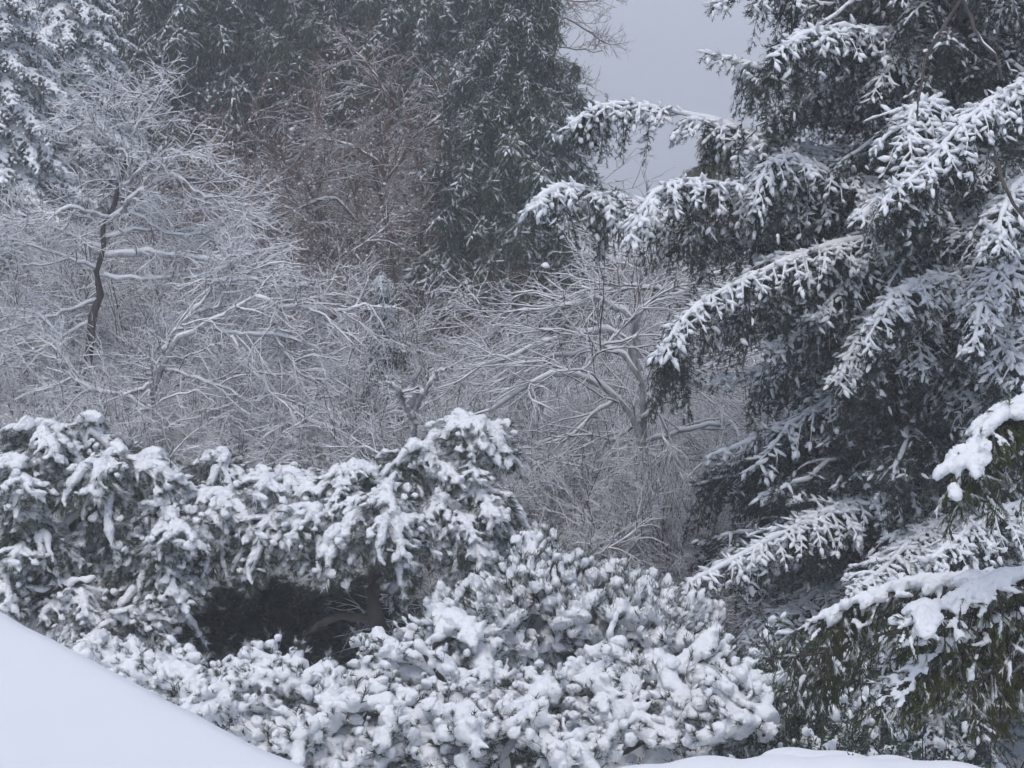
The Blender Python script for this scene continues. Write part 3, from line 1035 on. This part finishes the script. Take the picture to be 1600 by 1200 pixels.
pine_base = at(588, 1010, 17.2)
pine_base[2] = 0.0
clump_tree("pine_tree", "broad flat-topped pine buried in snow clumps with short dark trunk", "tree", pine_base, [
    (725, 695, 80, 40, 17.6), (650, 745, 85, 50, 17.4), (560, 770, 100, 40, 17.2), (440, 775, 90, 45, 17.4), (350, 745, 50, 40, 17.8), (590, 812, 85, 42, 16.7),
    (690, 850, 80, 80, 17.0), (430, 850, 70, 50, 16.9), (500, 830, 60, 40, 16.6), (780, 860, 60, 60, 17.6), (740, 780, 60, 60, 17.2), (350, 820, 60, 50, 17.0)],
    PINE, [([(592, 1120), (590, 1000), (588, 930), (586, 870), (584, 800)], 16.5, 0.105, False), ([(588, 972), (545, 962), (510, 970), (475, 992)], 16.5, 0.05, False),
           ([(584, 870), (640, 810), (720, 720)], 17.3, 0.06, True), ([(584, 860), (500, 810), (400, 790), (340, 770)], 17.3, 0.06, True), ([(584, 840), (680, 850), (770, 870)], 17.2, 0.05, True)],
    dens=1.45, kits2=(FROST, 0.42), scale=(0.55, 1.1))
left_base = at(60, 1050, 16.8)
left_base[2] = 0.0
clump_tree("pine_tree", "snow-clumped pine at the left edge behind the white roof slope", "tree", left_base, [
    (60, 700, 70, 40, 17.2), (130, 690, 50, 35, 17.4), (30, 760, 60, 40, 16.8), (180, 750, 80, 45, 17.0), (240, 740, 50, 40, 17.2), (250, 840, 70, 60, 16.8), (50, 860, 70, 60, 16.6),
    (150, 890, 90, 70, 17.0), (240, 930, 60, 60, 16.6), (120, 970, 90, 60, 16.5), (10, 930, 60, 50, 16.4), (200, 1000, 70, 50, 16.2), (150, 1045, 80, 35, 15.6)],
    PINE, [([(50, 1200), (62, 1000), (80, 890), (120, 810), (150, 770)], 17.0, 0.11, True), ([(80, 900), (30, 840), (0, 800)], 17.0, 0.06, True), ([(0, 940), (70, 920), (150, 905)], 16.3, 0.05, True),
           ([(130, 800), (180, 780), (250, 770)], 17.0, 0.05, True)], dens=1.25, kits2=(FROST, 0.48), scale=(0.55, 1.1))
dark_base = at(420, 1010, 18.0)
dark_base[2] = 0.0
clump_tree("dark_yew", "dark snowless evergreen shrub in the hollow under the pine boughs", "shrub", dark_base, [(390, 960, 100, 60, 18.2), (470, 980, 60, 45, 18.0), (340, 985, 60, 40, 17.6), (420, 1040, 120, 50, 17.2), (545, 935, 70, 40, 18.8), (600, 960, 60, 40, 18.8)], PINE_BARE,
           [([(420, 1150), (420, 1000), (410, 940)], 18.0, 0.06, False)], dens=1.9)
tuft_base = at(900, 1060, 14.8)
tuft_base[2] = 0.0
clump_tree("tufted_pine", "dense pine shrub with upright snow-tipped tufts below the centre hollow", "shrub", tuft_base, [
    (830, 935, 60, 48, 15.4), (900, 955, 60, 45, 15.2), (970, 970, 60, 40, 15.2), (1040, 985, 55, 40, 15.0), (880, 1010, 70, 50, 14.8), (960, 1010, 70, 50, 14.7), (1040, 1030, 60, 50, 14.5),
    (800, 1000, 60, 50, 14.8), (760, 970, 50, 40, 15.2), (1095, 1020, 40, 35, 14.8)], TUFT,
    [([(900, 1250), (895, 1120), (890, 1040), (860, 960)], 14.9, 0.08, True), ([(890, 1060), (940, 1030), (968, 960)], 14.2, 0.045, True), ([(890, 1060), (1000, 1010)], 14.6, 0.05, True),
     ([(820, 1020), (815, 960), (820, 900)], 14.9, 0.04, True)], dens=1.25, kits2=(PINE, 0.15), down=0.1)
lump_base = at(700, 1200, 13.0)
lump_base[2] = 0.0
clump_tree("dwarf_pine", "low spreading pine under rounded snow cushions beside the roof edge", "shrub", lump_base, [
    (210, 1068, 55, 35, 13.9), (270, 1085, 60, 35, 13.6), (350, 1090, 70, 35, 13.6), (440, 1080, 60, 35, 13.8), (520, 1105, 60, 40, 13.5), (360, 1120, 60, 45, 13.0), (450, 1120, 70, 50, 13.0), (540, 1150, 70, 50, 12.7),
    (470, 1180, 60, 40, 12.6), (600, 1042, 40, 30, 13.6), (620, 1090, 60, 50, 13.3)], LUMP,
    [([(560, 1400), (540, 1250), (500, 1160), (420, 1100)], 13.2, 0.07, True), ([(540, 1250), (600, 1120), (590, 1020)], 13.5, 0.06, True)], dens=1.9, down=0.25, scale=(0.45, 1.1), kits2=(FROST, 0.16))
lump2_base = at(850, 1220, 12.6)
lump2_base[2] = 0.0
clump_tree("dwarf_pine", "low snow-cushioned pine across the bottom centre of the foreground", "shrub", lump2_base, [
    (700, 1030, 60, 50, 13.8), (680, 1100, 70, 50, 13.2), (760, 1110, 70, 50, 13.2), (640, 1170, 80, 45, 12.5), (740, 1180, 80, 45, 12.4), (840, 1130, 70, 45, 13.0), (850, 1190, 70, 45, 12.3),
    (930, 1100, 70, 45, 13.2), (960, 1160, 80, 45, 12.6), (1020, 1090, 70, 45, 13.3), (1090, 1080, 60, 40, 13.2), (1060, 1140, 70, 45, 12.8), (1150, 1110, 55, 40, 12.9), (1180, 1150, 50, 35, 12.4)], LUMP,
    [([(850, 1450), (840, 1280), (800, 1150), (700, 1080), (650, 1000)], 13.1, 0.08, True), ([(840, 1280), (950, 1180), (1080, 1120)], 13.0, 0.06, True), ([(640, 1080), (660, 1020), (700, 990), (760, 1000)], 13.6, 0.05, True)],
    dens=1.9, down=0.2, scale=(0.45, 1.1), kits2=(FROST, 0.16))


# ------------------------------------------------------------------ weeping conifer at the lower right, its trunk just outside the frame
def weeping():
    base = np.array([at(1900, 1000, 10.5)[0], 10.5, 0.0])
    root = thing("weeping_conifer", "near weeping conifer with thick snow slabs on olive green boughs, lower right", "tree", base)
    part("trunk", trunk_mesh("trunk", 11.0, 0.2, base), root)
    tz = lambda y: at(1900, y, 10.5)
    for pts, ds, r, sr, hang, side, dens in [
        ([(1900, 800), (1700, 860), (1600, 905), (1545, 915), (1490, 940), (1440, 965), (1395, 990)], [10.5, 10.0, 9.6], 0.04, 0.085, (130, 0.3), 0.42, 1.0),
        ([(1900, 830), (1640, 905), (1500, 912), (1440, 915), (1380, 922), (1330, 945), (1285, 965), (1235, 992)], [10.5, 10.6, 10.6], 0.04, 0.075, (130, 0.28), 0.42, 1.0),
        ([(1900, 520), (1720, 580), (1620, 625), (1560, 655), (1515, 705), (1488, 765)], [10.5, 9.8, 9.4], 0.035, 0.075, (60, 0.5), 0.35, 1.0),
        ([(1900, 900), (1650, 960), (1560, 965), (1480, 1010), (1420, 1060), (1365, 1110)], [10.5, 9.9, 9.6], 0.03, 0.035, (90, 0.32), 0.36, 0.6),
        ([(1900, 880), (1620, 940), (1500, 960), (1400, 985), (1300, 1020), (1200, 1030)], [10.5, 11.0, 11.2], 0.03, 0.02, (100, 0.42), 0.4, 0.15),
        ([(1900, 950), (1650, 1010), (1560, 1040), (1500, 1090)], [10.5, 10.0, 9.8], 0.03, 0.02, (90, 0.34), 0.4, 0.1),
    ]:
        P = np.array([at(x, y, d) for (x, y), d in zip(pts, np.interp(np.linspace(0, 1, len(pts)), np.linspace(0, 1, len(ds)), ds))])
        P = resample(P, 22)
        b0 = P[0].copy()
        W, Fo, S = bough(P - b0, r, 46, side, 0.26, 0.02, 0.07, 0.16, (26, 0.05, 0.006, 0.35, 0.25), 0.5 * dens, hang=hang, sn_w=0.02, sn_h=0.018, axis_snow=0.0, dust=0.24, fall=0.26)
        Q = P - b0
        if sr > 0.03:
            lum = 1 + 0.28 * noise3(P, 5.0)
            taper = np.clip(np.linspace(1.25, 0.55, 22), 0, 1.2)
            snow_on(S, Q, np.full(22, sr * 0.68) * lum * taper, 1.0, 0.25, 8, 0.12, 0.5)
            k = 46
            tt = rng.uniform(0.15, 1, k)
            c, tg = samp(Q[None], np.zeros(k, int), tt)
            side_v = nz(np.cross(tg, Z)) * rng.choice([-1, 1], k)[:, None]
            blobs(S, c + side_v * sr * rng.uniform(0.2, 1.5, (k, 1)) + Z * sr * rng.uniform(-0.3, 0.7, (k, 1)), tg + side_v * 0.7 - Z * 0.5, sr * rng.uniform(0.5, 1.3, k), sr * rng.uniform(0.3, 0.75, k), sr * rng.uniform(0.3, 0.6, k), ICO2, 0.06)
        hang_kit(kit("weeping_bough", W, Fo, S, M_NEAR, 0.014, 2, 0.007), root, b0 - base)


weeping()

# small broadleaf shrubs under the weeping conifer
W_, Fo_ = Buf(), Buf()


def leafy_kit(k):
    W, Fo, S = Buf(), Buf(), Buf()
    n = 26
    a = rng.uniform(0, 6.28, n)
    P = grow(np.zeros((n, 3)), np.stack([np.cos(a) * 0.7, np.sin(a) * 0.7, np.ones(n)], 1), rng.uniform(0.5, 1.0, n), 6, 0.15, 0.0)
    tubes(W, P, np.linspace(0.008, 0.003, 6)[None] * np.ones((n, 1)), 4)
    s, d, i, t = spawn(P, None, 7, 0.25, 1.0, 20, 60, 0.2)
    C = grow(s, d, rng.uniform(0.1, 0.25, len(s)), 3, 0.1, 0)
    tubes(W, C, np.linspace(0.003, 0.002, 3)[None] * np.ones((len(s), 1)), 3)
    needles(Fo, C[:, 0], nz(C[:, -1] - C[:, 0]), np.linalg.norm(C[:, -1] - C[:, 0], axis=1), 9, 0.05, 0.018, 0.6, 0.0, a=np.clip(0.25 + 0.3 * rng.standard_normal(len(s)), 0, 1), mid=True)
    on = rng.random(len(C)) < 0.3
    u = rng.uniform(0.02, 0.045, on.sum())
    blobs(S, C[on, -1], nz(C[on, -1] - C[on, 0]), u * 1.5, u, u * 0.8)
    return kit("leafy_shrub", W, Fo, S, M_CEDAR, 0.014, 2, 0.002)


LEAFY = [leafy_kit(k) for k in range(3)]
for x, y, d, s, lab in [(1200, 960, 14.5, 1.0, "small leafy shrub poking up between the tufted pine and the weeping boughs"), (1180, 1060, 13.2, 1.0, "leafy snow-dusted shrub right of the bottom snow cushions"),
                        (1260, 1080, 13.0, 1.1, "leafy dusted shrub under the tip of the weeping bough"), (1340, 1100, 12.2, 1.1, "dark leafy shrub below the slanting snowy twig"),
                        (1420, 1120, 11.6, 1.1, "dark dusted shrub above the right end of the snow bank"), (1520, 1130, 11.2, 1.1, "dark leafy shrub in the lower right corner"),
                        (1230, 1020, 14.0, 1.0, "leafy shrub behind the olive bough tips")]:
    p = at(x, y, d)
    r = thing("leafy_shrub", lab, "shrub", (p[0], p[1], 0.0))
    hgt = p[2]
    st = Buf()
    tubes(st, np.array([[0, 0, 0], [0.03, 0, hgt * 0.35], [0.0, 0.02, hgt * 0.7]]), np.array([0.04, 0.03, 0.02]), 6)
    part("stem", st.mesh("stem", M_BARK, True), r)
    for k in range(7):
        hang_kit(LEAFY[k % 3], r, (rng.uniform(-0.3, 0.3), rng.uniform(-0.3, 0.3), hgt * rng.uniform(0.35, 0.75)), (rng.uniform(-0.5, 0.5), rng.uniform(-0.5, 0.5), rng.uniform(0, 6)), s * rng.uniform(0.8, 1.2))


# ------------------------------------------------------------------ snow bank on the low hedge, bottom right
def hedge():
    c = at(1300, 1200, 8.9)
    base = np.array([c[0], c[1], 0.0])
    root = thing("low_hedge", "low clipped hedge capped by a smooth deep snow bank at bottom", "hedge", base)
    b = Buf()
    for (x, y, d, l, w, h) in [(1110, 1198, 8.9, 0.32, 0.3, 0.10), (1220, 1196, 8.8, 0.28, 0.3, 0.10), (1235, 1174, 9.2, 0.22, 0.2, 0.07), (1320, 1200, 8.7, 0.34, 0.33, 0.10), (1300, 1179, 9.2, 0.28, 0.2, 0.06), (1420, 1206, 8.7, 0.33, 0.3, 0.10),
                               (1485, 1206, 8.7, 0.3, 0.3, 0.09), (1010, 1212, 8.9, 0.35, 0.3, 0.10), (1570, 1222, 8.5, 0.33, 0.3, 0.09), (1390, 1186, 9.0, 0.22, 0.2, 0.06), (1660, 1240, 8.5, 0.33, 0.3, 0.09)]:
        p = at(x, y + 9, d)
        blobs(b, (p - base)[None] - [0, 0, h * 0.5], np.array([[1.0, 0.1, 0.02]]), np.array([l]), np.array([w]), np.array([h]), ICO2, 0.0)
    me = remesh(b, "hedge_snow", M_SNOW_SMOOTH, 0.03, 24)
    z0 = at(1300, 1210, 8.8)[2] - 0.14
    fo = Buf()
    n = 900
    P = np.stack([rng.uniform(-1.1, 1.3, n), rng.uniform(-0.45, 0.45, n), rng.uniform(0.2, z0, n)], 1)
    needles(fo, P, nz(rng.standard_normal((n, 3))), np.full(n, 0.1), 8, 0.04, 0.016, 0.6, 0, a=0.1, mid=True)
    w = Buf()
    for k in range(9):
        x = -1.0 + k * 0.27
        tubes(w, np.array([[x, 0, 0], [x + 0.05, 0.02, z0 * 0.5], [x, -0.03, z0 * 0.95]]), np.array([0.03, 0.025, 0.015]), 6)
    part("stems", w.mesh("hedge_stems", M_BARK, True), root)
    part("foliage", fo.mesh("hedge_foliage", M_CEDAR, False, None, True), root, kind="stuff")
    part("snow", me, root)


hedge()


# ------------------------------------------------------------------ near roof slope, bottom left
def near_roof():
    A, B = at(-80, 912, 7.8), at(600, 1256, 5.6)
    dn = np.array([-0.55, -0.9, 0.0])
    slope = 0.18
    e = B - A
    n_u, n_v = 60, 40
    u = np.linspace(-0.3, 1.3, n_u)
    v = np.linspace(0, 3.2, n_v)
    U, Vv = np.meshgrid(u, v)
    dirv = np.array([-0.42, -0.9, slope])
    P = A + U[..., None] * e + Vv[..., None] * dirv
    th = 0.16 * (1 - np.exp(-(Vv + 0.004) / 0.05)) ** 0.6
    P[..., 2] += th - 0.11 + 0.020 * noise3(P, 1.6) + 0.006 * noise3(P, 7.0)
    P[..., :2] += (np.array([0.9, -0.42]) * 0.0)
    edge = 0.02 * noise3(P[0] * np.array([1, 1, 0]), 3.0)
    P[0] += edge[:, None] * nz(dirv)
    base = (A + B) / 2
    base = np.array([base[0], base[1], 0.0])
    root = thing("garage_roof", "plain roof slope under smooth untouched snow at bottom left", "roof", base)
    b = Buf()
    i = np.arange(n_u * n_v).reshape(n_v, n_u)
    b.add(P - base, q=np.stack([i[:-1, :-1], i[1:, :-1], i[1:, 1:], i[:-1, 1:]], -1))
    # front skirt of the snow layer
    lo = P[0] - np.array([0, 0, 0.10]) - 0.03 * nz(-dirv)
    k = b.n
    b.add(np.concatenate([P[0], lo]) - base, q=np.stack([np.arange(n_u - 1), np.arange(1, n_u), n_u + np.arange(1, n_u), n_u + np.arange(n_u - 1)], -1))
    s = part("snow", b.mesh("roof_snow", M_SNOW_SMOOTH, True), root)
    wood = simple("painted_fascia", (0.30, 0.28, 0.26))
    d = Buf()
    c0, c1 = A - 0.3 * e, A + 1.3 * e
    down = np.array([0, 0, -1.0])
    q0 = [c0 + down * 0.165, c1 + down * 0.165, c1 + dirv * 3.2 + down * 0.185, c0 + dirv * 3.2 + down * 0.185]
    q1 = [p + down * 0.05 for p in q0]
    cube_q = [[0, 3, 2, 1], [4, 5, 6, 7], [0, 1, 5, 4], [1, 2, 6, 5], [2, 3, 7, 6], [3, 0, 4, 7]]
    d.add(np.array(q0 + q1) - base, q=cube_q)
    part("roof_deck", d.mesh("roof_deck", simple("roof_boards", (0.16, 0.14, 0.13))), root)
    f = Buf()
    off = nz(dirv) * 0.03
    f0 = [c0 + down * 0.22 + off, c1 + down * 0.22 + off, c1 + down * 0.22 + 2 * off, c0 + down * 0.22 + 2 * off]
    f.add(np.array(f0 + [p + down * 0.18 for p in f0]) - base, q=cube_q)
    part("fascia", f.mesh("fascia", wood), root)
    wl_ = Buf()
    w0 = [c0 + dirv * 0.4, c1 + dirv * 0.4, c1 + dirv * 3.0, c0 + dirv * 3.0]
    wl_.add(np.array([p + down * 0.3 for p in w0] + [np.array([p[0], p[1], 0.0]) for p in w0]) - base, q=cube_q)
    part("wall", wl_.mesh("wall", simple("siding", (0.42, 0.41, 0.38))), root)


near_roof()


# ------------------------------------------------------------------ far houses below, seen through the gaps
def far_house(label, px, d, w, dp, wall_h, rise, chimney=None, wall_col=(0.33, 0.30, 0.27)):
    c = at(px[0], px[1], d)                     # ridge point
    z0 = float(ground_z(d)) - 0.3
    base = np.array([c[0], d, z0])
    H = c[2] - z0
    root = thing("house", label, "house", base, None)
    he = H - rise
    b = Buf()
    v = [[-w, -dp, 0], [w, -dp, 0], [w, dp, 0], [-w, dp, 0], [-w, -dp, he], [w, -dp, he], [w, dp, he], [-w, dp, he], [-w, 0, H - 0.2], [w, 0, H - 0.2]]
    b.add(v, q=[[0, 1, 5, 4], [1, 2, 6, 5], [2, 3, 7, 6], [3, 0, 4, 7]], t=[[4, 8, 7], [5, 6, 9]])
    part("wall", b.mesh("wall", simple("house_wall", wall_col)), root)
    ov = 0.35

    def slab(z_off, th, o):
        s = Buf()
        W2, D2 = w + o, dp + o
        ze = he - o * rise / dp
        top = [[-W2, -D2, ze], [W2, -D2, ze], [W2, 0, H], [-W2, 0, H], [W2, D2, ze], [-W2, D2, ze]]
        tp = [[p[0], p[1], p[2] + z_off + th] for p in top]
        bt = [[p[0], p[1], p[2] + z_off] for p in top]
        s.add(tp + bt, q=[[0, 1, 2, 3], [3, 2, 4, 5], [7, 6, 9, 8], [8, 9, 11, 10], [6, 7, 1, 0], [11, 5, 4, 10], [7, 8, 2, 1], [8, 10, 4, 2], [9, 6, 0, 3], [11, 9, 3, 5]])
        return s
    rf = part("roof", slab(-0.2, 0.15, ov).mesh("roof", simple("shingles", (0.12, 0.11, 0.11))), root)
    part("snow", slab(-0.047, 0.2, ov + 0.04).mesh("roof_snow", M_SNOW_SMOOTH), rf)
    for wx in np.arange(-w + 1.2, w - 0.8, 2.2):
        f = Buf()
        f.add([[wx, -dp - 0.03, he - 1.9], [wx + 1.0, -dp - 0.03, he - 1.9], [wx + 1.0, -dp - 0.03, he - 0.6], [wx, -dp - 0.03, he - 0.6],
               [wx, -dp + 0.05, he - 1.9], [wx + 1.0, -dp + 0.05, he - 1.9], [wx + 1.0, -dp + 0.05, he - 0.6], [wx, -dp + 0.05, he - 0.6]],
              q=[[0, 1, 2, 3], [1, 5, 6, 2], [5, 4, 7, 6], [4, 0, 3, 7], [3, 2, 6, 7], [0, 4, 5, 1]])
        part("window", f.mesh("window", simple("window_glass", (0.03, 0.035, 0.04), 0.1)), root)
    if chimney:
        cx, ch, cw = chimney
        k = Buf()
        cz = H - 0.8
        vv = [[cx + a * cw, b_ * cw, z] for z in (cz, H + ch) for a, b_ in ((-1, -1), (1, -1), (1, 1), (-1, 1))]
        k.add(vv, q=[[3, 2, 1, 0], [4, 5, 6, 7], [0, 1, 5, 4], [1, 2, 6, 5], [2, 3, 7, 6], [3, 0, 4, 7]])
        ck = part("chimney", k.mesh("chimney", simple("brick_chimney", (0.30, 0.20, 0.16))), root)
        s = Buf()
        blobs(s, np.array([[cx, 0, H + ch + 0.1]]), np.array([[1.0, 0, 0]]), np.array([cw * 1.35]), np.array([cw * 1.35]), np.array([0.22]), ICO2, 0.02)
        part("snow", s.mesh("chimney_snow", M_SNOW_SMOOTH, True), ck)
    return root


far_house("far house with snowy roof and capped chimney below the grey water", (1035, 318), 62, 2.6, 3.0, 3, 1.3, chimney=(-1.65, 0.12, 0.36))
far_house("far snow-roofed house glimpsed through the trunks at left", (95, 262), 64, 5.0, 3.4, 3, 1.6)
far_house("low snowy shed roof behind the arching tree", (1140, 556), 38, 1.1, 1.0, 1.5, 0.4)


# ------------------------------------------------------------------ the wintry air
def haze(density=0.0028):
    b = Buf()
    x0, x1, y0, y1, z0, z1 = -2600, 2600, -40, 4100, -37.5, 18.5
    b.add([[x0, y0, z0], [x1, y0, z0], [x1, y1, z0], [x0, y1, z0], [x0, y0, z1], [x1, y0, z1], [x1, y1, z1], [x0, y1, z1]],
          q=[[3, 2, 1, 0], [4, 5, 6, 7], [0, 1, 5, 4], [1, 2, 6, 5], [2, 3, 7, 6], [3, 0, 4, 7]])
    m = bpy.data.materials.new("snowy_air")
    m.use_nodes = True
    nt = m.node_tree
    nt.nodes.clear()
    pv = nt.nodes.new("ShaderNodeVolumePrincipled")
    pv.inputs["Color"].default_value = (0.95, 0.955, 0.97, 1)
    pv.inputs["Density"].default_value = density
    pv.inputs["Anisotropy"].default_value = 0.0
    out = nt.nodes.new("ShaderNodeOutputMaterial")
    nt.links.new(pv.outputs[0], out.inputs["Volume"])
    o = part("haze", b.mesh("haze", m))
    o["kind"] = "stuff"
    tag(o, "thin snowy haze filling the air over the garden", "haze")


haze()
